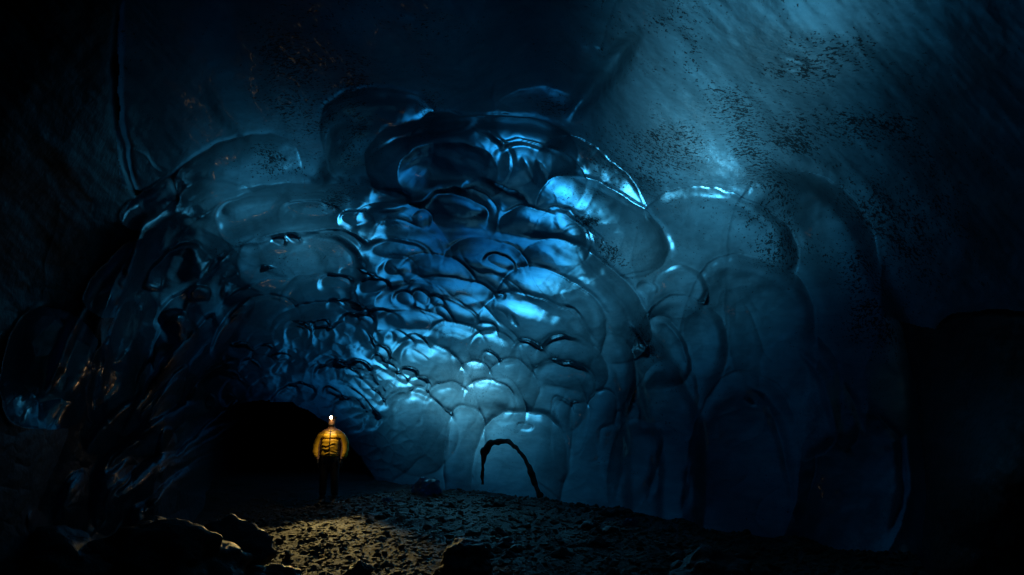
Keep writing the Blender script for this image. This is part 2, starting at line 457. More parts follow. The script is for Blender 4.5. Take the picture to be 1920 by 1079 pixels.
for i, (x, y, ang, up, dn, bl, br, k, st, p, tail) in enumerate(S):
    a = R(ang); m = max(up, dn, bl, br) * 1.5 + 20
    i0, i1 = np.searchsorted(XS, (x - m, x + m)); j0, j1 = np.searchsorted(YS, (y - m, y + m))
    if i1 <= i0 or j1 <= j0: continue
    sl_ = (slice(j0, j1), slice(i0, i1))
    dx = wx[sl_] - x; dy = wy[sl_] - y
    u = dx * math.sin(a) - dy * math.cos(a)       # outward
    v = dx * math.cos(a) + dy * math.sin(a)       # sideways
    un = np.where(u > 0, u / up, u / dn); vn = np.where(v > 0, v / br, v / bl)
    rho = (np.abs(un) ** p + np.abs(vn) ** p)
    q = np.clip(1 - rho, 0, 1)
    fade = tail + (1 - tail) * smooth(-0.95, 0.75, un)
    sg = SG[st]
    if st in 'TB' and ((x > 1170 and y > 440) or st == 'B' or (x, y) in ((838, 328), (868, 410), (915, 387), (665, 300), (1110, 350), (728, 376))): sg = -0.75     # swollen, not hollowed
    far = math.hypot((x - 860) / 290, (y - 750) / 200) < 1
    ws = 0.42 if far else 0.34                                       # the far hollows have the steepest lips
    dome = (ws * np.sqrt(q) + (1 - ws) * q) * fade
    D0 = float(base_depth(np.array([x]), np.array([y]))[0])
    H = k * KS[st] * math.sqrt(min(up + dn, 2.2 * up) * 0.5 * (bl + br) * 0.5) * D0 / F * 1.15
    under = DP[sl_]
    flat = smooth(0.0, 0.5, dome)
    mu = float(np.abs(under[q > 0]).mean()) + 1e-6 if (q > 0).any() else 1e-6
    cf = 0.7 * min(1.0, H / (0.45 * mu))
    DP[sl_] = np.where(q > 0, under * (1 - cf * flat) - sg * H * dome, under)
    rim = np.exp(-((rho ** (1 / p) - 1.0) / 0.075) ** 2) * smooth(-0.1, 0.7, un)
    DP[sl_] += (0.13 if sg > 0 else 0.06) * H * rim
    ids = SID[sl_]; ids[(q > 0) & (fade > 0.12)] = i

def seg_dist(px, py, pts):
    """distance to a polyline, and how far along it the nearest point lies (0..1)"""
    best = np.full(px.shape, 1e9); along = np.zeros(px.shape); acc_ = 0.0
    tot = sum(math.hypot(b[0] - a[0], b[1] - a[1]) for a, b in zip(pts[:-1], pts[1:]))
    for (x0, y0), (x1, y1) in zip(pts[:-1], pts[1:]):
        ex, ey = x1 - x0, y1 - y0; L2 = ex * ex + ey * ey + 1e-9
        t = np.clip(((px - x0) * ex + (py - y0) * ey) / L2, 0, 1)
        d = np.hypot(px - x0 - t * ex, py - y0 - t * ey)
        along = np.where(d < best, (acc_ + t * math.sqrt(L2)) / tot, along); best = np.minimum(best, d); acc_ += math.sqrt(L2)
    return best, along
wx2 = GX + 4.0 * fbm(GX / 45, GY / 45, 5, 3); wy2 = GY + 4.0 * fbm(GX / 45, GY / 45, 55, 3)
for pts, w, h in RIDGE:
    pa = np.array(pts); m = w * 3 + 12
    i0, i1 = np.searchsorted(XS, (pa[:, 0].min() - m, pa[:, 0].max() + m)); j0, j1 = np.searchsorted(YS, (pa[:, 1].min() - m, pa[:, 1].max() + m))
    sl_ = (slice(j0, j1), slice(i0, i1))
    d, al = seg_dist(wx2[sl_], wy2[sl_], pts); d = d / (w * (0.45 + 0.55 * np.sin(np.pi * al)))
    DP[sl_] += h * np.exp(-d * d) * smooth(-0.02, 0.3, al) * smooth(-0.02, 0.3, 1 - al)
for x, y, rx, ry, ang, h in [(330,190,95,300,0,-.30),(560,210,130,200,12,-.35),(1010,60,110,150,0,-.35),(745,190,60,120,25,-.18),(470,150,40,200,-18,.12),(860,70,60,110,-40,.10),(1275,262,150,60,45,.10),(1330,205,110,40,48,.08),(1450,100,120,90,0,.12),(1650,330,190,110,20,-.14),(1560,60,150,50,10,.08),(1700,200,120,160,30,-.12),
                             (1450,400,60,150,-25,-.10),(1540,430,40,160,-25,.10),(570,230,60,190,-25,.10),(470,300,60,120,-30,.08),(640,130,60,140,-10,-.12),(1180,170,60,120,25,.08)]:
    a = R(ang); dx = wx - x; dy = wy - y
    u_ = dx * math.cos(a) + dy * math.sin(a); v_ = -dx * math.sin(a) + dy * math.cos(a)
    DP += h * np.exp(-((u_ / rx) ** 2 + (v_ / ry) ** 2))
# small scallops all over the tunnel, finer towards its end, and general unevenness
def cells(x, y, seed):
    """rounded cells: distance to the nearest and second nearest jittered point"""
    ix = np.floor(x).astype(np.int64); iy = np.floor(y).astype(np.int64)
    f1 = np.full(x.shape, 9.0); f2 = np.full(x.shape, 9.0)
    for ox in (-1, 0, 1):
        for oy in (-1, 0, 1):
            cx = ix + ox; cy = iy + oy
            d = np.hypot(cx + hash2(cx, cy, seed) - x, cy + hash2(cx, cy, seed + 7) - y)
            f2 = np.where(d < f1, f1, np.minimum(f2, d)); f1 = np.minimum(f1, d)
    return f1, f2
px_m = BD / F
tun = smooth(0, 60, 560 - np.hypot((GX - 720) * 0.72, (GY - 720)))         # inside the arch
endz = smooth(0, 90, 240 - np.hypot((GX - 560), (GY - 800)))               # the rough far end
f1, f2 = cells(wx / 62, wy / 48, 4)
DP += tun * np.sqrt(np.clip(f2 - f1, 0, 0.6)) * 62 * px_m * 0.05
g1, g2 = cells(wx / 26, wy / 20, 8)
DP += endz * np.sqrt(np.clip(g2 - g1, 0, 0.6)) * 26 * px_m * 0.5
left = smooth(0, 120, 480 - GX) * smooth(0, 150, GY - 480)
g1, g2 = cells(wx / 40 + wy / 60, wy / 75 - wx / 90, 18)
DP += left * np.sqrt(np.clip(g2 - g1, 0, 0.6)) * 40 * px_m * 0.16
rad = np.hypot((wx - 640) * 0.95, (wy - 830)) + 1.0; tht = np.arctan2(wx - 640, 830 - wy)
fold1 = 1 - np.abs(fbm(np.log(rad) * 7.5 + 1.2 * fbm(GX / 160, GY / 160, 201, 2), tht * 2.6 + 5, 203, 2)) * 2.2
fold2 = 1 - np.abs(fbm(np.log(rad) * 16 + 1.5 * fbm(GX / 110, GY / 110, 211, 2), tht * 5.5 + 9, 213, 2)) * 2.2
pres = smooth(-0.15, 0.35, fbm(GX / 130, GY / 130, 221, 3))
wid = smooth(120, 330, rad) * smooth(0, 50, 640 - np.hypot((GX - 760) * 0.72, (GY - 740)))
DP += wid * px_m * 3.5 * pres * np.clip(fold1, 0, 1) ** 6
a_ = R(48); su = GX * math.cos(a_) + GY * math.sin(a_); sv = -GX * math.sin(a_) + GY * math.cos(a_)
ceil_ = smooth(-20, 60, np.hypot((GX - 900) * 0.62, (GY - 800)) - 560)
DP += ceil_ * px_m * (15 * fbm(su / 330, sv / 75, 301, 4) + 13 * fbm(GX / 150, GY / 150, 307, 4))
DP += px_m * (9.0 * fbm(GX / 120, GY / 120, 71, 3) + 1.8 * fbm(GX / 22, GY / 22, 77, 3))
def blur2(A, r):
    for ax in (0, 1):
        c = np.cumsum(np.pad(A, [(r + 1, r) if k == ax else (0, 0) for k in (0, 1)], mode='edge'), axis=ax)
        A = (np.take(c, range(2 * r + 1, c.shape[ax]), ax) - np.take(c, range(0, c.shape[ax] - 2 * r - 1), ax)) / (2 * r + 1)
    return A
C0 = np.array([(-200,1300),(60,1070),(70,960),(130,800),(200,650),(255,500),(300,414),(335,370),(400,337),(486,369),(600,345),(612,320),(640,250),(690,232),(740,250),(920,215),(1060,248),(1230,370),(1266,356),(1371,349),(1452,318),(1540,353),(1603,423),(1642,511),(1690,620),(1720,720),(1735,900),(1720,1300)])
def inside_poly(px, py, poly):
    ins = np.zeros(px.shape, bool); x0, y0 = poly[-1]
    for x1, y1 in poly:
        c = ((y1 > py) != (y0 > py)) & (px < (x0 - x1) * (py - y1) / (y0 - y1 + 1e-12) + x1)
        ins ^= c; x0, y0 = x1, y1
    return ins
inarch = inside_poly(wx, wy, C0)
for arc, dep in (([(300,1300),(318,760),(340,650),(372,545),(430,480),(500,448),(640,432),(850,440),(1022,458),(1110,505),(1190,590),(1262,690),(1310,790),(1312,900),(1296,1300)], .26),
                 ([(360,1300),(380,720),(440,585),(560,528),(700,500),(830,478),(960,492),(1052,515),(1120,575),(1172,660),(1212,760),(1235,860),(1232,1300)], .16),
                 ([(420,1300),(452,720),(510,640),(590,585),(700,566),(900,566),(1010,588),(1098,628),(1150,700),(1172,790),(1176,1300)], .16)):
    ins_ = inside_poly(wx, wy, arc).astype(float)
    soft = blur2(blur2(ins_, 3), 3); wide = blur2(blur2(ins_, 14), 10)
    DP -= dep * soft
    DP += 0.5 * dep * (wide - soft).clip(0) * 2 * (1 - ins_)
DP -= 0.45 * blur2(blur2(inarch.astype(float), 7), 5)
DEPTH = BD - DP
VX, VY, VZ = unproj(GX, GY, DEPTH)
V = np.stack([VX, VY, VZ], -1)
# vertex normals of the whole sheet, so that the pieces meet without seams
tx = np.gradient(V, axis=1); ty = np.gradient(V, axis=0)
N = np.cross(tx, ty); N /= np.linalg.norm(N, axis=-1, keepdims=True) + 1e-9
camp = np.array([0, 0, CAM_H]); flip = ((camp - V) * N).sum(-1) < 0
N[flip] *= -1
flip_faces = flip.mean() > 0.5

def blob(x, y, rx, ry, ang=0):
    a = R(ang); dx = GX - x; dy = GY - y
    u = dx * math.cos(a) + dy * math.sin(a); v = -dx * math.sin(a) + dy * math.cos(a)
    return np.exp(-((u / rx) ** 2 + (v / ry) ** 2))
DIRT = np.zeros_like(BD)
for b in [(1400,250,60,160,-25),(1480,270,120,28,0),(1300,90,40,110,-30),(1440,440,50,90,-35),(1560,240,160,60,0),(1620,560,60,120,-20),(1130,300,70,90,-30),
          (1240,300,120,90,0),(560,160,90,130,0),(660,200,40,120,0),(510,300,40,30,40),(640,370,45,25,-30),(1150,480,60,25,35),(1110,415,35,10,5),(800,160,30,60,0),
          (1500,130,120,60,0),(1660,620,60,60,0),(1250,40,70,30,0),(1040,200,50,30,0),(1700,420,120,120,0),(1212,640,18,50,-30)]:
    DIRT = np.maximum(DIRT, blob(*b))
FROST_GLOW = np.zeros_like(BD)  # grainy frost, with whitish glow patches painted in as paler ice
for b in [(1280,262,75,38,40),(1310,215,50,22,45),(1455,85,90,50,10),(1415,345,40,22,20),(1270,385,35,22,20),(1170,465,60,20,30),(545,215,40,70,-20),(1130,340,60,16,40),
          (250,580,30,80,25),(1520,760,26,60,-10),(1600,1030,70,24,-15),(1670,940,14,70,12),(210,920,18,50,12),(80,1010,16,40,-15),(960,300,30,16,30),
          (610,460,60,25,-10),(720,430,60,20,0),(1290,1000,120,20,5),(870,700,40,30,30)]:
    FROST_GLOW = np.maximum(FROST_GLOW, blob(*b))

# which thing each bare face belongs to
hole = inside_poly(wx, wy, [(285,920),(300,850),(340,795),(400,762),(480,748),(550,756),(610,790),(660,840),(700,895),(722,945),(720,1260),(285,1260)])
ZONE = np.where(inarch, 1, 0)                                  # 0 ceiling and walls, 1 tunnel
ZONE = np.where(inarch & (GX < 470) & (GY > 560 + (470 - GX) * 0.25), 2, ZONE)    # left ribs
ZONE = np.where(inarch & (GX > 1330) & (GY > 640), 3, ZONE)
ZONE = np.where(inarch & hole, 4, ZONE)
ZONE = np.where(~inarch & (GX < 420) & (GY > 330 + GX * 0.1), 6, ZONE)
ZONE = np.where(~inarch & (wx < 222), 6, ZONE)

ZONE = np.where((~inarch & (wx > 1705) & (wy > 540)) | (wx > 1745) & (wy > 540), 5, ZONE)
ny, nx = BD.shape
idx = np.arange(ny * nx).reshape(ny, nx)
quads = np.stack([idx[:-1, :-1], idx[1:, :-1], idx[1:, 1:], idx[:-1, 1:]], -1).reshape(-1, 4)
if flip_faces: pass
fs = SID[:-1, :-1].ravel(); fz = ZONE[:-1, :-1].ravel()
setz = {'T': 1, 'U': 0, 'L': 2, 'B': 3, 'E': 5}
owner = fz.copy(); piece = np.full(len(fs), -1)
for i, s_ in enumerate(S):
    m = fs == i
    if m.sum() < 40: continue
    owner[m] = setz[s_[8]]; piece[m] = i
hm = fz == 4; owner[hm] = 4; piece[hm] = -1
lab2 = (owner.astype(np.int64) * 1000 + piece + 1).reshape(ny - 1, nx - 1)
big = sorted([i for i in range(len(S)) if (piece == i).any() and S[i][8] == 'T'], key=lambda i: -int(((piece == i) & (owner == 1)).sum()))
for i in big[90:]: lab2[lab2 == 1000 + i + 1] = 1000
from collections import Counter
for _pass in range(6):
    seen = np.zeros(lab2.shape, bool); L = lab2.tolist(); H_, W_ = lab2.shape; comps = []
    sn = [[False] * W_ for _ in range(H_)]
    for j in range(H_):
        for i in range(W_):
            if sn[j][i]: continue
            l_ = L[j][i]; st = [(j, i)]; sn[j][i] = True; cells_ = []; nbr = Counter()
            while st:
                a, b = st.pop(); cells_.append((a, b))
                for c, d in ((a + 1, b), (a - 1, b), (a, b + 1), (a, b - 1)):
                    if 0 <= c < H_ and 0 <= d < W_:
                        if L[c][d] != l_: nbr[L[c][d]] += 1
                        elif not sn[c][d]: sn[c][d] = True; st.append((c, d))
            comps.append((l_, cells_, nbr))
    best = {}
    for l_, cells_, nbr in comps: best[l_] = max(best.get(l_, 0), len(cells_))
    moved = 0
    for l_, cells_, nbr in comps:
        if (len(cells_) < best[l_] or len(cells_) < 60) and nbr:
            t_ = nbr.most_common(1)[0][0]; moved += 1
            for a, b in cells_: lab2[a, b] = t_
    if not moved: break
owner = (lab2 // 1000).ravel(); piece = (lab2 % 1000 - 1).ravel()
Vf = V.reshape(-1, 3); Nf = N.reshape(-1, 3); Df = DIRT.ravel(); Ff = FROST_GLOW.ravel()

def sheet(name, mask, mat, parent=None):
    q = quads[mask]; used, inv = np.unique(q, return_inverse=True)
    return mesh_np(name, Vf[used], inv.reshape(q.shape), mat, parent, Nf[used], True, {'dirt': Df[used], 'frost_glow': Ff[used]})

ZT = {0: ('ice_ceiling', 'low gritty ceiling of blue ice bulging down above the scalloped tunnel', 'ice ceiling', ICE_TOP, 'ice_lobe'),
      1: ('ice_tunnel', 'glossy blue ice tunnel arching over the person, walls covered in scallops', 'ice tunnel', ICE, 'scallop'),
      2: ('ribbed_ice_wall', 'dark ribbed ice wall of thin upright blades on the tunnel entrance opposite the bright scallops', 'ice wall', ICE_SHADED, 'ice_rib'),
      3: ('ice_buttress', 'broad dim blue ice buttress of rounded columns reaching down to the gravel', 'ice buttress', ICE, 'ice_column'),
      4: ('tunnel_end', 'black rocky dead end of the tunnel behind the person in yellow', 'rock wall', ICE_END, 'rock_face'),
      5: ('ice_block', 'dark flat-topped ice block standing beyond the buttress at the edge of the cave', 'ice block', ICE_DEEP_SHADE, 'ice_face'),
      6: ('cave_wall', 'cave wall of dirty ice, coloured nearly black for its shade, in front of the ribbed blades', 'cave wall', ICE_DEEP_SHADE, 'wall_bulge')}
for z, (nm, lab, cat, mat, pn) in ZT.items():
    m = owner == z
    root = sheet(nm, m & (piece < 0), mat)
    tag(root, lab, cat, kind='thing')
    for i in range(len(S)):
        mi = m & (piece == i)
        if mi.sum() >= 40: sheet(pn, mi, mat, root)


# ------------------------------------------------------------------ unseen ice slab added to shape the sunlight, thin where the cave should glow
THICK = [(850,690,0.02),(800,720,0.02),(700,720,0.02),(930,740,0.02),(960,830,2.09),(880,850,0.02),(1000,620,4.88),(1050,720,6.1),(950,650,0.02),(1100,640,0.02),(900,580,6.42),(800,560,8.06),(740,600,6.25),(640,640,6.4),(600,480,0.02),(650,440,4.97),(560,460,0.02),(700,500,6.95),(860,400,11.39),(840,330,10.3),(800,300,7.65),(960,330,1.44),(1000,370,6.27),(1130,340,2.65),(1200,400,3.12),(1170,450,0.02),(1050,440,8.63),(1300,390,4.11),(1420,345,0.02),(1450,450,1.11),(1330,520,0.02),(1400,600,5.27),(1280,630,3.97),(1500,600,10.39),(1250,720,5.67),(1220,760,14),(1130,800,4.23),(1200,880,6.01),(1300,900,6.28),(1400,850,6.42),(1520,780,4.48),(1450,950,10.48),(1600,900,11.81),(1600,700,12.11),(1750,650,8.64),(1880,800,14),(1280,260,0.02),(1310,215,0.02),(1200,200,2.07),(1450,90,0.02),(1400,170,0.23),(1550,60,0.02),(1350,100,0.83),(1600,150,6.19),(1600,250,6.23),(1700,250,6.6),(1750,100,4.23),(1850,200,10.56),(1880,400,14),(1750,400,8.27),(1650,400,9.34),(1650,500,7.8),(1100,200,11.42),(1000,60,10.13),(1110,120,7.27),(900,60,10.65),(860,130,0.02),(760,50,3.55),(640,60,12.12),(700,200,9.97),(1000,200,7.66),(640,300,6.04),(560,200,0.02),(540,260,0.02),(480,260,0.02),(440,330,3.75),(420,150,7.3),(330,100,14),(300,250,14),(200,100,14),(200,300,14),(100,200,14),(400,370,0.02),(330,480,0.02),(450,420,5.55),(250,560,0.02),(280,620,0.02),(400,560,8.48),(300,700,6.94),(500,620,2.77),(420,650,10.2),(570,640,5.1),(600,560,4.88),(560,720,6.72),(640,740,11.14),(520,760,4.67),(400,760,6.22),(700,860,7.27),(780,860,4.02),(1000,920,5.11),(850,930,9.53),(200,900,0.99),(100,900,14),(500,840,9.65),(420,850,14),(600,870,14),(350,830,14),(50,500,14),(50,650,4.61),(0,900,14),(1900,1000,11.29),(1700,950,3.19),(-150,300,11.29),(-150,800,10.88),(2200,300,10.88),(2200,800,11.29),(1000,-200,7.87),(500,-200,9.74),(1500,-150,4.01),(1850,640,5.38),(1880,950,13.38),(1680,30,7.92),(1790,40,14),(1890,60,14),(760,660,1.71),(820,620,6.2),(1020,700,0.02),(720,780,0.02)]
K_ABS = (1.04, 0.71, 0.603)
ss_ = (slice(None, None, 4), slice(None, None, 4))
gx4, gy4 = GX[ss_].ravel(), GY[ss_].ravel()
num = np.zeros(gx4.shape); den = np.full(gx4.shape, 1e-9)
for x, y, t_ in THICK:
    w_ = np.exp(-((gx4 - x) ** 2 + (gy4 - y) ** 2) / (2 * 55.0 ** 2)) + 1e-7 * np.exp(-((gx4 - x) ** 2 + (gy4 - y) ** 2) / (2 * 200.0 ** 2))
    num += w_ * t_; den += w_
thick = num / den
e1 = Ld.cross(Vector((0, 0, 1))).normalized(); e2 = Ld.cross(e1).normalized()
E = np.array([e1[:], e2[:], Ld[:]])
P3 = V[ss_].reshape(-1, 3) @ E.T
okv = (gx4 > -60) & (gx4 < 1980) & (gy4 > -60) & (gy4 < 1060)
STEP = 0.2
a0, b0 = P3[:, 0].min() - 14, P3[:, 1].min() - 46
na = int((P3[:, 0].max() + 14 - a0) / STEP); nb = int((P3[:, 1].max() + 30 - b0) / STEP)
acc = np.zeros((nb, na)); wgt = np.zeros((nb, na))
ia = ((P3[okv, 0] - a0) / STEP).astype(int); ib = ((P3[okv, 1] - b0) / STEP).astype(int)
HS = 0.4; hi = np.full((int((P3[:, 1].max() - b0) / HS) + 2, int((P3[:, 0].max() - a0) / HS) + 2), -1e9)
ja = ((P3[:, 0] - a0) / HS).astype(int); jb = ((P3[:, 1] - b0) / HS).astype(int)
np.maximum.at(hi, (jb, ja), P3[:, 2])
okv &= P3[:, 2] > hi[jb, ja] - 0.9
ia = ((P3[okv, 0] - a0) / STEP).astype(int); ib = ((P3[okv, 1] - b0) / STEP).astype(int)
np.add.at(acc, (ib, ia), thick[okv]); np.add.at(wgt, (ib, ia), 1.0)
def blur(A, r):
    for ax in (0, 1):
        c = np.cumsum(np.pad(A, [(r + 1, r) if k == ax else (0, 0) for k in (0, 1)], mode='constant'), axis=ax)
        A = (np.take(c, range(2 * r + 1, c.shape[ax]), ax) - np.take(c, range(0, c.shape[ax] - 2 * r - 1), ax)) / (2 * r + 1)
    return A
TH = np.zeros_like(acc); TW = np.zeros_like(acc)
for r, wt in ((1, 1.0), (2, .05), (5, 2e-3), (12, 1e-5)):
    TH += wt * blur(blur(acc, r), r); TW += wt * blur(blur(wgt, r), r)
TH = (TH + 1e-7 * 14.0) / (TW + 1e-7)
TH = np.clip(blur(TH, 1), 0.05, 14)
d0 = P3[okv, 2].max() + 1.0
AA, BB = np.meshgrid(a0 + STEP * (np.arange(na) + .5), b0 + STEP * (np.arange(nb) + .5))
bot = np.stack([AA, BB, np.full(AA.shape, d0)], -1).reshape(-1, 3) @ E
top = np.stack([AA, BB, d0 + TH], -1).reshape(-1, 3) @ E
gi = np.arange(na * nb).reshape(nb, na)
def qf(g): return np.stack([g[:-1, :-1], g[:-1, 1:], g[1:, 1:], g[1:, :-1]], -1).reshape(-1, 4)
nv = na * nb
border = np.concatenate([gi[0, :], gi[1:, -1], gi[-1, -2::-1], gi[-2:0:-1, 0]]); bn = np.roll(border, -1)
fc = np.concatenate([qf(gi)[:, ::-1], qf(gi) + nv, np.stack([border, bn, bn + nv, border + nv], -1)])
if Vector(np.cross(E[0], E[1])).dot(Ld) < 0: fc = fc[:, ::-1]
gm = bpy.data.materials.new('sun_mask_ice'); gm.use_nodes = True
gt = gm.node_tree; gt.nodes.remove(gt.nodes['Principled BSDF'])
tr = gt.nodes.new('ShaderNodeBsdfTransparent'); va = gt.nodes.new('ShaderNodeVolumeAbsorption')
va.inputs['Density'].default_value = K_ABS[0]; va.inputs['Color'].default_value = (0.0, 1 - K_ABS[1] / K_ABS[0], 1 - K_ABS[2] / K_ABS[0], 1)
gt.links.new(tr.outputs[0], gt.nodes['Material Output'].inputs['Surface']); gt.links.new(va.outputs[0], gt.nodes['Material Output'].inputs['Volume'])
sun_mask_slab = mesh_np('sun_mask_slab', np.concatenate([bot, top]), fc, gm, smooth=False)
tag(sun_mask_slab, 'unseen slab of clear blue ice added over the cave, its thickness shaping the sunlight', 'sun_mask_slab', kind='structure')

bv = bot[border] + np.array([0, 0, 8.0]); low = bv.copy(); low[:, 2] = np.minimum(-3.0, bv[:, 2] - 10)  # opaque walls added out of view to keep sky light out of the cave
nb_ = len(border); k_ = np.arange(nb_); kn = (k_ + 1) % nb_
blocker = mesh_np('sky_blocker', np.concatenate([bv, low]), np.stack([k_, kn, kn + nb_, k_ + nb_], -1), ROCK, smooth=False)
tag(blocker, 'unseen dark walls added round the cave to keep sky light out', 'sky_blocker', kind='structure')

# ------------------------------------------------------------------ cave floor
GPTS = []
for (X, Y, d) in [(1200,975,9.5),(1400,988,8.3),(1560,1052,7.0),(1690,1020,6.6),(900,940,12.0),(1000,943,11.3),(760,915,13.6),(700,908,15),(615,942,13.0),(615,936,11.6),
                  (560,965,11.5),(450,985,11.0),(350,985,9.5),(280,1000,8.4),(100,1060,6.2),(600,1000,8.6),(640,1079,6.6),(900,1079,6.5),(900,1000,8.7),(1200,1079,6.4),(1500,1079,6.2),
                  (480,1060,7.2),(400,880,22)]:
    GPTS.append(unproj(X, Y, d))
GPTS += [(-6,2,.15),(0,2,.0),(6,2,.2),(-6,-4,.3),(0,-4,.0),(6,-4,.3),(7,8,.4),(-8,8,.4),(-8,16,.4),(6,16,.3),(0,24,.3),(-10,26,.3)]
GPTS = np.array(GPTS)
_GP = GPTS[:, :2] / 5.0
_GW = tps_fit(_GP, GPTS[:, 2], 0.02)
def ground_z(x, y):
    x = np.asarray(x, float); y = np.asarray(y, float)
    z = tps_eval(_GP, _GW, np.stack([x.ravel() / 5.0, y.ravel() / 5.0], 1)).reshape(x.shape)
    return z - 0.07 + 0.06 * fbm(x * 1.1, y * 1.1, 91, 3) + 0.025 * fbm(x * 5, y * 5, 95, 3)
gxs = np.arange(-11, 9.01, 0.05); gys = np.concatenate([np.arange(-6, 5.5, 0.25), np.arange(5.5, 16, 0.05), np.arange(16, 28.1, 0.3)])
QX, QY = np.meshgrid(gxs, gys)
QZ = ground_z(QX, QY)
c1, c2 = cells(QX * 9, QY * 9, 40)
QZ += 0.022 * np.sqrt(np.clip(c2 - c1, 0, 0.5))
gi = np.arange(QX.size).reshape(QX.shape)
gf = np.stack([gi[:-1, :-1], gi[:-1, 1:], gi[1:, 1:], gi[1:, :-1]], -1).reshape(-1, 4)
ground = mesh_np('ground', np.stack([QX, QY, QZ], -1).reshape(-1, 3), gf, GRIT)
tag(ground, 'cave floor of dark grit and small stones', 'ground', kind='structure')

# stones
rng = np.random.default_rng(7)
bm = bmesh.new(); bmesh.ops.create_icosphere(bm, subdivisions=1, radius=1.0)
ICO_V = np.array([v.co[:] for v in bm.verts]); ICO_F = np.array([[v.index for v in f.verts] for f in bm.faces]); bm.free()
def stones(n, xr, yr, smin, smax):
    x = rng.uniform(*xr, n); y = rng.uniform(*yr, n); z = ground_z(x, y)
    s = smin * (smax / smin) ** (rng.random(n) ** 2.2)
    allv = np.repeat(ICO_V[None], n, 0) * (1 + rng.uniform(-0.28, 0.28, (n, len(ICO_V), 1)))
    allv = np.sign(allv) * np.abs(allv) ** 0.8
    allv *= np.stack([rng.uniform(.8, 1.4, n), rng.uniform(.7, 1.1, n), rng.uniform(.4, .75, n)], -1)[:, None] * s[:, None, None]
    a = rng.uniform(0, 2 * np.pi, n); ca, sa = np.cos(a)[:, None], np.sin(a)[:, None]
    til = rng.normal(0, .3, n)[:, None]
    X, Y, Z = allv[..., 0], allv[..., 1], allv[..., 2]
    Z = Z + X * til
    out = np.stack([X * ca - Y * sa + x[:, None], X * sa + Y * ca + y[:, None], Z + (z + s * 0.25)[:, None]], -1)
    fcs = ICO_F[None] + (np.arange(n) * len(ICO_V))[:, None, None]
    return out.reshape(-1, 3), fcs.reshape(-1, 3)
gv, gfc = [], []
off = 0
for a in [(13000, (-4.6, 4.3), (5.9, 9.5), .014, .046), (8000, (-5.3, 4.2), (9.5, 14.5), .018, .05), (500, (-4.6, 4.2), (5.8, 13.5), .045, .08)]:
    v_, f_ = stones(*a); gv.append(v_); gfc.append(f_ + off); off += len(v_)
grav = mesh_np('gravel', np.concatenate(gv), np.concatenate(gfc), STONE, None, None, False)
tag(grav, 'loose grey brown gravel spread over the cave floor, warm lit below the person', 'gravel', kind='stuff')

def rock(name, x, y, sx, sy, sz, seed, mat, rot=0.0, sub=5, sink=0.25, rough=0.42, flat=0.0):
    bm = bmesh.new(); bmesh.ops.create_icosphere(bm, subdivisions=sub, radius=1.0)
    for v in bm.verts:
        p = v.co.copy()
        # facets: clip the ball against a few random planes, then add noise
        rr = random.Random(seed); r = 1.0
        for k in range(9):
            n_ = Vector((rr.uniform(-1, 1), rr.uniform(-1, 1), rr.uniform(-.6, 1))).normalized(); d_ = rr.uniform(.62, .92)
            t_ = p.normalized().dot(n_)
            if t_ * r > d_: r = d_ / t_
        q = p.normalized() * r
        q *= 1 + rough * mnoise.fractal(p * 1.6 + Vector((seed * 3.1, 0, 0)), 1.0, 2.1, 7) * 0.6
        v.co = (q.x * sx, q.y * sy, q.z * sz)
    o = bm_obj(name, bm, mat)
    z = float(ground_z(np.array([x]), np.array([y]))[0])
    o.location = (x, y, z + sz * (1 - 2 * sink) * 0.8)
    o.rotation_euler = (0, 0, rot)
    return o
def at(X, Y, d):
    p = unproj(X, Y, d); return p[0], p[1]
BOULD = [  # pixel centre, depth, half sizes, seed, label
 (285,1110,5.9, .80,.7,.46, 3, 'large rounded black boulder in the lower corner in front of the ice blades'),
 (400,1075,6.6, .42,.5,.40, 5, 'dark rounded boulder with a lighter upper edge beside the large black boulder'),
 (505,1085,6.2, .26,.3,.17, 8, 'low flat-topped black boulder at the edge of the warm lit gravel'),
 (880,1062,6.9, .30,.3,.26, 11, 'pointed angular boulder with a pale blue rim standing on the dark gravel'),
 (1330,1065,6.3, .42,.4,.22, 14, 'wide low dark boulder in front of the broad ice buttress'),
 (110,1085,5.6, .7,.6,.35, 21, 'low dark boulder at the very edge beside the ribbed ice wall'),
 (672,1062,6.8, .15,.14,.12, 23, 'small black stone on the warm lit gravel patch')]
for X, Y, d, sx, sy, sz, sd, lab in BOULD:
    x, y = at(X, Y, d)
    tag(rock('boulder', x, y, sx, sy, sz, sd, ROCK, rot=sd), lab, 'boulder')
# scattered rocks one can tell apart, copied from a few shapes
protos = [rock('rock', 0, 0, .14, .12, .10, 100 + k, ROCK if k % 2 else GRIT, sub=3) for k in range(5)]
spots = []
rr = random.Random(5)
while len(spots) < 90:
    X = rr.uniform(420, 1560); d = rr.uniform(6.6, 11.8)
    y = d * 0.98 + 0.3; x = (X - 960) / F * d
    if -3.6 < x + .0 < -1.2 and y > 6 and rr.random() < .6: continue
    spots.append((x, y, rr.uniform(.35, 1.0), rr.uniform(0, 6.3)))
for k, (x, y, s, a) in enumerate(spots):
    o = protos[k] if k < 5 else protos[k % 5].copy()
    if k >= 5: C.objects.link(o)
    z = float(ground_z(np.array([x]), np.array([y]))[0])
    o.location = (x, y, z + .02 * s); o.rotation_euler = (0, 0, a); o.scale = (s, s, s)
    tag(o, 'dark angular rock lying among the gravel of the cave floor', 'rock', 'loose rocks on the cave floor')
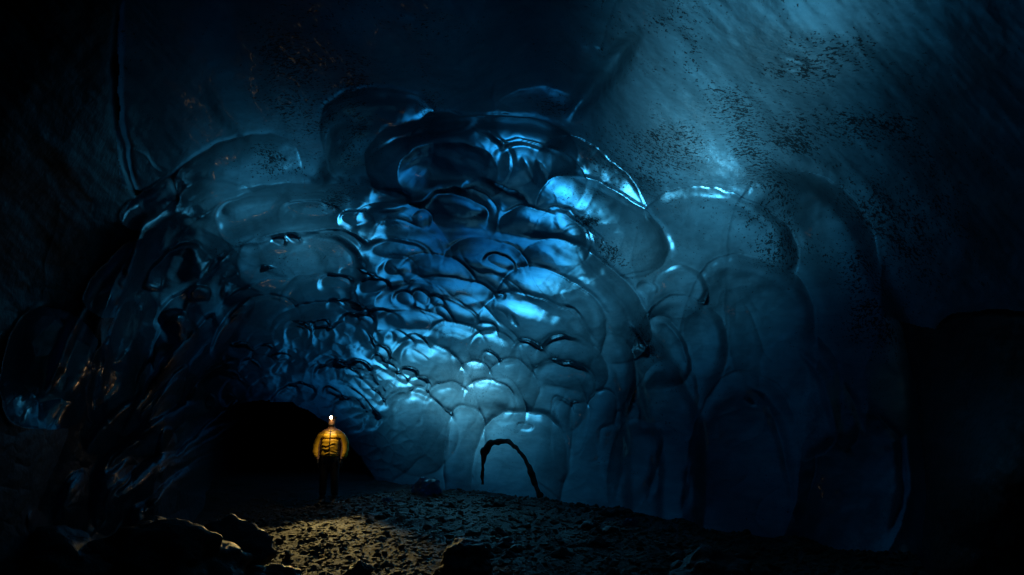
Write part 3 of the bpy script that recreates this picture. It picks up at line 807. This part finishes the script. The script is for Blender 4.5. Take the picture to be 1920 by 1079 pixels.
# ice lumps at the foot of the wall
for X, Y, d, s, sd, lab in [(800,893,13.0,.36,31,'blue ice lump lying against the foot of the tunnel wall'),
                            (725,948,11.6,.14,33,'small pale ice chunk lying alone on the gravel mound'),
                            (1180,930,9.4,.12,35,'tiny pointed ice chunk standing on the gravel under the hanging columns')]:
    x, y = at(X, Y, d)
    tag(rock('ice_chunk', x, y, s, s * .8, s * .6, sd, ICE, rot=sd), lab, 'ice chunk')

# ------------------------------------------------------------------ band of dirt arching through one scallop
def surf(X, Y):
    i = np.searchsorted(XS, X); j = np.searchsorted(YS, Y)
    return Vector(V[j, i])
def tube_on(name, pts, rad, mat, seed, push=0.02):
    bm = bmesh.new(); prev = None; n = 9
    P = []
    for (x0, y0), (x1, y1) in zip(pts[:-1], pts[1:]):
        for k in range(5): P.append((x0 + (x1 - x0) * k / 5, y0 + (y1 - y0) * k / 5))
    P.append(pts[-1])
    dd = np.array([DEPTH[np.searchsorted(YS, y), np.searchsorted(XS, x)] for x, y in P])
    pad = np.pad(dd, 8, mode='edge'); dd = np.array([np.mean(pad[i:i + 17]) for i in range(len(dd))])
    dd = np.minimum(dd, np.array([pad[i + 4:i + 13].min() + .05 for i in range(len(dd))]))
    cs = [Vector(unproj(x, y, d_)) for (x, y), d_ in zip(P, dd)]
    for i, c in enumerate(cs):
        t = (cs[min(i + 1, len(cs) - 1)] - cs[max(i - 1, 0)]).normalized()
        view = (Vector((0, 0, CAM_H)) - c).normalized()
        side = t.cross(view).normalized(); out = side.cross(t).normalized()
        r = rad(i / (len(cs) - 1)); ring = []
        for k in range(n):
            a = 2 * math.pi * k / n
            q = c + side * math.cos(a) * r + out * (math.sin(a) * r * 0.4 + push)
            q += (side + out * .4) * 0.7 * r * mnoise.noise(q * 11 + Vector((seed, 0, 0)))
            ring.append(bm.verts.new(q))
        if prev:
            for k in range(n): bm.faces.new((prev[k], prev[(k + 1) % n], ring[(k + 1) % n], ring[k]))
        else: bm.faces.new(ring[::-1])
        prev = ring
    bm.faces.new(prev)
    bmesh.ops.recalc_face_normals(bm, faces=bm.faces)
    return bm_obj(name, bm, mat)
o = tube_on('dirt_band', [(904,908),(905,885),(906,862),(909,844),(918,833),(938,828),(955,829),(969,840),(983,858),(994,880),(1003,905),(1010,925),(1017,940)],
            lambda t: .030 + .055 * math.exp(-((t - .3) / .12) ** 2) + .026 * t + .012 * math.sin(t * 37) * math.sin(t * 13), ROCK, 3)
tag(o, 'arched band of black dirt standing out on the bright ice wall near the gravel', 'dirt band')

# ------------------------------------------------------------------ the person with the headlamp
def skin_mesh(name, verts, edges, radii, root=0, sub=2):
    me = bpy.data.meshes.new(name); me.from_pydata(verts, edges, [])
    o = bpy.data.objects.new(name, me); C.objects.link(o)
    sk = o.modifiers.new("skin", 'SKIN'); sk.use_smooth_shade = True
    sd = me.skin_vertices[0].data
    for i, r in enumerate(radii):
        sd[i].radius = r if hasattr(r, '__len__') else (r, r)
        sd[i].use_root = (i == root)
    ss = o.modifiers.new("sub", 'SUBSURF'); ss.levels = sub; ss.render_levels = sub
    dg = bpy.context.evaluated_depsgraph_get(); dg.update()
    m2 = bpy.data.meshes.new_from_object(o.evaluated_get(dg))
    bpy.data.objects.remove(o); bpy.data.meshes.remove(me)
    for p in m2.polygons: p.use_smooth = True
    return m2
SKIN = plain('skin', (0.22, 0.125, 0.08), 0.5)
YELLOW = plain('yellow_shell_fabric', (0.72, 0.43, 0.02), 0.45, bumpscale=12)
YDARK = plain('dark_olive_fabric', (0.30, 0.185, 0.018), 0.5)
BLACKF = plain('black_fabric', (0.004, 0.004, 0.005), 0.7)
HAIR = plain('dark_hair', (0.02, 0.014, 0.01), 0.6)
RUB = plain('black_rubber', (0.012, 0.012, 0.012), 0.5)
LENS = plain('lamp_lens', (0.9, 0.8, 0.6), 0.3, (1.0, 0.66, 0.28), 30.0)
ZIP = plain('zip_tape', (0.015, 0.014, 0.012), 0.4)

px, py = at(615, 941, 13.0)
pz = float(ground_z(np.array([px]), np.array([py]))[0]) + 0.01
def body_skeleton():
    v, e, r = [], [], []
    def add(p, rad, par=None):
        v.append(p); r.append(rad)
        if par is not None: e.append((par, len(v) - 1))
        return len(v) - 1
    pel = add((0, 0, .95), (.15, .11))
    w = add((0, 0, 1.10), (.14, .10), pel); ch = add((0, 0, 1.30), (.17, .115), w); sh = add((0, 0.01, 1.42), (.12, .09), ch)
    nk = add((0, 0, 1.50), .058, sh); jaw = add((0, -.015, 1.57), (.068, .075), nk); hd = add((0, 0, 1.66), (.078, .095), jaw); add((0, .005, 1.72), (.06, .075), hd)
    for s in (-1, 1):
        so_ = add((s * .17, .01, 1.40), .065, sh); el = add((s * .235, .02, 1.12), .048, so_); wr = add((s * .235, -.05, .88), .030, el)
        pa = add((s * .235, -.065, .82), (.022, .04), wr)
        for k in range(4):
            b = add((s * .235, -.10 + k * .022, .775), .0095, pa)
            m = add((s * (.228), -.10 + k * .022, .742 + abs(k - 1.4) * .006), .0088, b)
            add((s * .214, -.098 + k * .021, .718 + abs(k - 1.4) * .008), .0078, m)
        t1 = add((s * .225, -.105, .835), .011, wr); add((s * .215, -.125, .795), .009, t1)
        hp = add((s * .10, 0, .88), .095, pel); kn = add((s * .115, -.02, .49), .062, hp); an = add((s * .12, .02, .09), .042, kn); add((s * .13, -.13, .04), (.04, .03), an)
    return v, e, r
v, e, r = body_skeleton()
bme = skin_mesh('person', v, e, r)
# face: brow, nose, chin and eye sockets pushed into the head
for vt in bme.vertices:
    c = vt.co
    if c.z > 1.52 and c.y < 0:
        c.y -= .022 * math.exp(-((c.x / .014) ** 2) - ((c.z - 1.625) / .028) ** 2)
        for s in (-1, 1): c.y += .012 * math.exp(-(((c.x - s * .032) / .016) ** 2) - ((c.z - 1.648) / .014) ** 2)
        c.y -= .008 * math.exp(-((c.x / .03) ** 2) - ((c.z - 1.555) / .018) ** 2)
bme.materials.append(SKIN)
person = bpy.data.objects.new('person', bme); C.objects.link(person)
person.location = (px, py, pz); person.scale = (0.95, 0.95, 0.96); person.rotation_euler = (0, 0, R(4))
tag(person, 'person in a yellow jacket and lit headlamp standing in the tunnel, arms down', 'person')
def child(name, me, mat, parent=person, smooth=True):
    me.materials.append(mat)
    for p in me.polygons: p.use_smooth = smooth
    o = bpy.data.objects.new(name, me); C.objects.link(o); o.parent = parent
    return o
# jacket: torso and sleeves in one shell, with creases across the belly
v = [(0, 0, .90), (0, 0, 1.0), (0, 0, 1.12), (0, -.005, 1.28), (0, .005, 1.38), (0, 0, 1.47)]
r = [(.225, .165), (.22, .165), (.215, .16), (.225, .165), (.13, .11), (.075, .08)]
e = [(0, 1), (1, 2), (2, 3), (3, 4), (4, 5)]
for s in (-1, 1):
    b = len(v); v += [(s * .20, .01, 1.345), (s * .275, .02, 1.26), (s * .305, .02, 1.12), (s * .295, -.02, .99), (s * .262, -.05, .885)]
    r += [.082, .078, .074, .066, .054]; e += [(4, b), (b, b + 1), (b + 1, b + 2), (b + 2, b + 3), (b + 3, b + 4)]
jm = skin_mesh('jacket', v, e, r, 0, 4)
for vt in jm.vertices:
    c = vt.co
    amp = .013 * max(.25, min(1, (1.26 - c.z) / .12))
    front = max(0, min(1, (-c.y - .02) / .08))
    wv = math.sin(c.z * 70 + (26 if c.x > 0 else -17) * c.x + 6.5 * mnoise.noise(c * 8 + Vector((3, 0, 0)))) * (.4 + .9 * abs(mnoise.noise(c * 6)))
    torso = 1 if abs(c.x) < .2 else .25
    if .95 < c.z: c.y -= amp * front * wv * torso
    c.z += 0; k = 1 + .05 * mnoise.noise(c * 11)
    c.x *= k
jacket = child('jacket', jm, YELLOW)
def box(name, x0, x1, y0, y1, z0, z1, mat, parent, bev=.004):
    bm = bmesh.new(); bmesh.ops.create_cube(bm, size=1)
    for q in bm.verts: q.co = ((x0 + x1) / 2 + q.co.x * (x1 - x0), (y0 + y1) / 2 + q.co.y * (y1 - y0), (z0 + z1) / 2 + q.co.z * (z1 - z0))
    bmesh.ops.bevel(bm, geom=bm.edges[:], offset=bev, segments=2, affect='EDGES')
    return bm_obj(name, bm, mat, parent)
def strip(name, pts, w, t, mat, parent):
    bm = bmesh.new(); rows = []
    for (x, y, z) in pts:
        rows.append([bm.verts.new(q) for q in ((x - w, y + t, z), (x - w * .6, y - t, z), (x + w * .6, y - t, z), (x + w, y + t, z))])
    for a, b in zip(rows[:-1], rows[1:]):
        for k in range(3): bm.faces.new((a[k], a[k + 1], b[k + 1], b[k]))
    bmesh.ops.recalc_face_normals(bm, faces=bm.faces)
    return bm_obj(name, bm, mat, parent)
def jy(z):
    ys = [q.co.y for q in jm.vertices if abs(q.co.x) < .03 and abs(q.co.z - z) < .03]
    return min(ys) if ys else -.15
strip('zipper', [(0, jy(z) - .004, z) for z in np.linspace(.91, 1.46, 16)], .011, .006, ZIP, jacket)
# dark shoulder panels; side strips paint in the dark gaps beside the arms
def panel(name, keep, mat, parent, off=.004):
    bm = bmesh.new(); bm.from_mesh(jm)
    bm.normal_update()
    for q in bm.verts: q.co += q.normal * off
    dele = [f for f in bm.faces if not keep(f.calc_center_median())]
    bmesh.ops.delete(bm, geom=dele, context='FACES')
    return bm_obj(name, bm, mat, parent)
panel('arm_gap_strip', lambda c: .165 < abs(c.x) < .20 and .95 < c.z < 1.30 and c.y < .02, ZIP, jacket)
panel('shoulder_panel', lambda c: c.z > 1.385 + .25 * abs(c.x) * 0 and abs(c.x) < .3, YDARK, jacket)
panel('hem_band', lambda c: c.z < .90 and abs(c.x) < .2, YDARK, jacket)
v = [(-.075, .02, 1.455), (-.05, -.055, 1.44), (.0, -.085, 1.425), (.05, -.055, 1.44), (.075, .02, 1.455), (.0, .075, 1.47)]
child('collar', skin_mesh('collar', v, [(0, 1), (1, 2), (2, 3), (3, 4), (4, 5), (5, 0)], [.026] * 6, 0, 2), YDARK, jacket)
# gloves
for s in (-1, 1):
    v = [(s * .235, -.05, .875), (s * .235, -.065, .82)]; e = [(0, 1)]; r = [.042, (.030, .050)]
    for k in range(4):
        b = len(v); v += [(s * .235, -.10 + k * .022, .775), (s * .228, -.10 + k * .022, .742 + abs(k - 1.4) * .006), (s * .213, -.098 + k * .021, .714 + abs(k - 1.4) * .008)]
        r += [.0125, .0115, .0105]; e += [(1, b), (b, b + 1), (b + 1, b + 2)]
    b = len(v); v += [(s * .225, -.105, .835), (s * .213, -.127, .790)]; r += [.014, .012]; e += [(0, b), (b, b + 1)]
    child('glove', skin_mesh('glove', v, e, r, 0, 2), BLACKF)
# trousers and boots
v = [(0, .005, .93), (0, .005, .84)]; r = [(.165, .125), (.165, .13)]; e = [(0, 1)]
for s in (-1, 1):
    b = len(v); v += [(s * .098, .003, .74), (s * .112, -.015, .49), (s * .12, .012, .16)]; r += [.108, .082, .075]; e += [(1, b), (b, b + 1), (b + 1, b + 2)]
child('trousers', skin_mesh('trousers', v, e, r, 0, 2), BLACKF)
for s in (-1, 1):
    v = [(s * .12, .03, .20), (s * .12, .035, .09), (s * .125, -.04, .062), (s * .133, -.15, .045)]
    child('boot', skin_mesh('boot', v, [(0, 1), (1, 2), (2, 3)], [.066, .066, .058, (.05, .04)], 0, 2), RUB)
# hair, beard, headlamp
v = [(0, .04, 1.60), (0, .025, 1.68), (0, .005, 1.735)]
child('hair', skin_mesh('hair', v, [(0, 1), (1, 2)], [(.074, .074), (.088, .095), (.062, .072)], 0, 2), HAIR)
v = [(-.062, -.02, 1.60), (-.04, -.068, 1.555), (0, -.085, 1.54), (.04, -.068, 1.555), (.062, -.02, 1.60)]
child('beard', skin_mesh('beard', v, [(0, 1), (1, 2), (2, 3), (3, 4)], [.016, .022, .026, .022, .016], 2, 2), HAIR)
for s in (-1, 1):
    bm = bmesh.new(); bmesh.ops.create_uvsphere(bm, u_segments=10, v_segments=8, radius=.011)
    bmesh.ops.translate(bm, verts=bm.verts, vec=(s * .031, -.078, 1.648)); bm_obj('eye', bm, BLACKF, person)
lamp = box('headlamp', -.032, .032, -.135, -.095, 1.675, 1.725, RUB, person, .008)
bm = bmesh.new()
bmesh.ops.create_uvsphere(bm, u_segments=16, v_segments=10, radius=.029)
for q in bm.verts: q.co = (q.co.x, q.co.y * .5 - .138, q.co.z + 1.70)
bm_obj('lamp_lens', bm, LENS, lamp)
bm = bmesh.new(); rows = []
for k in range(24):
    a = 2 * math.pi * k / 24; cx_, cy_ = .096 * math.cos(a), .112 * math.sin(a) + .005
    rows.append([bm.verts.new((cx_ * f_, cy_ * f_, z_)) for f_, z_ in ((1, 1.685), (1.03, 1.69), (1.03, 1.712), (1, 1.717))])
for k in range(24):
    a, b = rows[k], rows[(k + 1) % 24]
    for j in range(3): bm.faces.new((a[j], b[j], b[j + 1], a[j + 1]))
bm_obj('strap', bm, BLACKF, lamp)
# the light of the headlamp: a beam down onto the gravel and its spill
Lp = Matrix.Translation((px, py, pz)) @ Matrix.Rotation(R(4), 4, 'Z') @ Matrix.Diagonal((0.95, 0.95, 0.96, 1.0))
lp = Lp @ Vector((0, -.18, 1.70))
tx_, ty_ = at(600, 1040, 7.2)
tgt = Vector((tx_, ty_, .15))
sp = bpy.data.lights.new('headlamp_beam', 'SPOT'); sp.energy = 320; sp.color = (1.0, 0.72, 0.24); sp.spot_size = R(33); sp.spot_blend = 1.0; sp.shadow_soft_size = 0.02
spo = bpy.data.objects.new('headlamp_beam', sp); C.objects.link(spo); spo.location = lp
spo.rotation_euler = (lp - tgt).to_track_quat('Z', 'Y').to_euler()
pt = bpy.data.lights.new('headlamp_spill', 'SPOT'); pt.energy = 3.2; pt.spot_size = R(78); pt.spot_blend = 0.9; pt.color = (1.0, 0.72, 0.38); pt.shadow_soft_size = 0.03
pto = bpy.data.objects.new('headlamp_spill', pt); C.objects.link(pto); pto.location = Lp @ Vector((0, -.30, 1.62)); pto.rotation_euler = (R(24), 0, R(4))
gl = bpy.data.lights.new('headlamp_glow', 'POINT'); gl.energy = 0.9; gl.color = (1.0, 0.66, 0.28); gl.shadow_soft_size = 0.03
glo = bpy.data.objects.new('headlamp_glow', gl); C.objects.link(glo); glo.location = Lp @ Vector((0, -.24, 1.72))
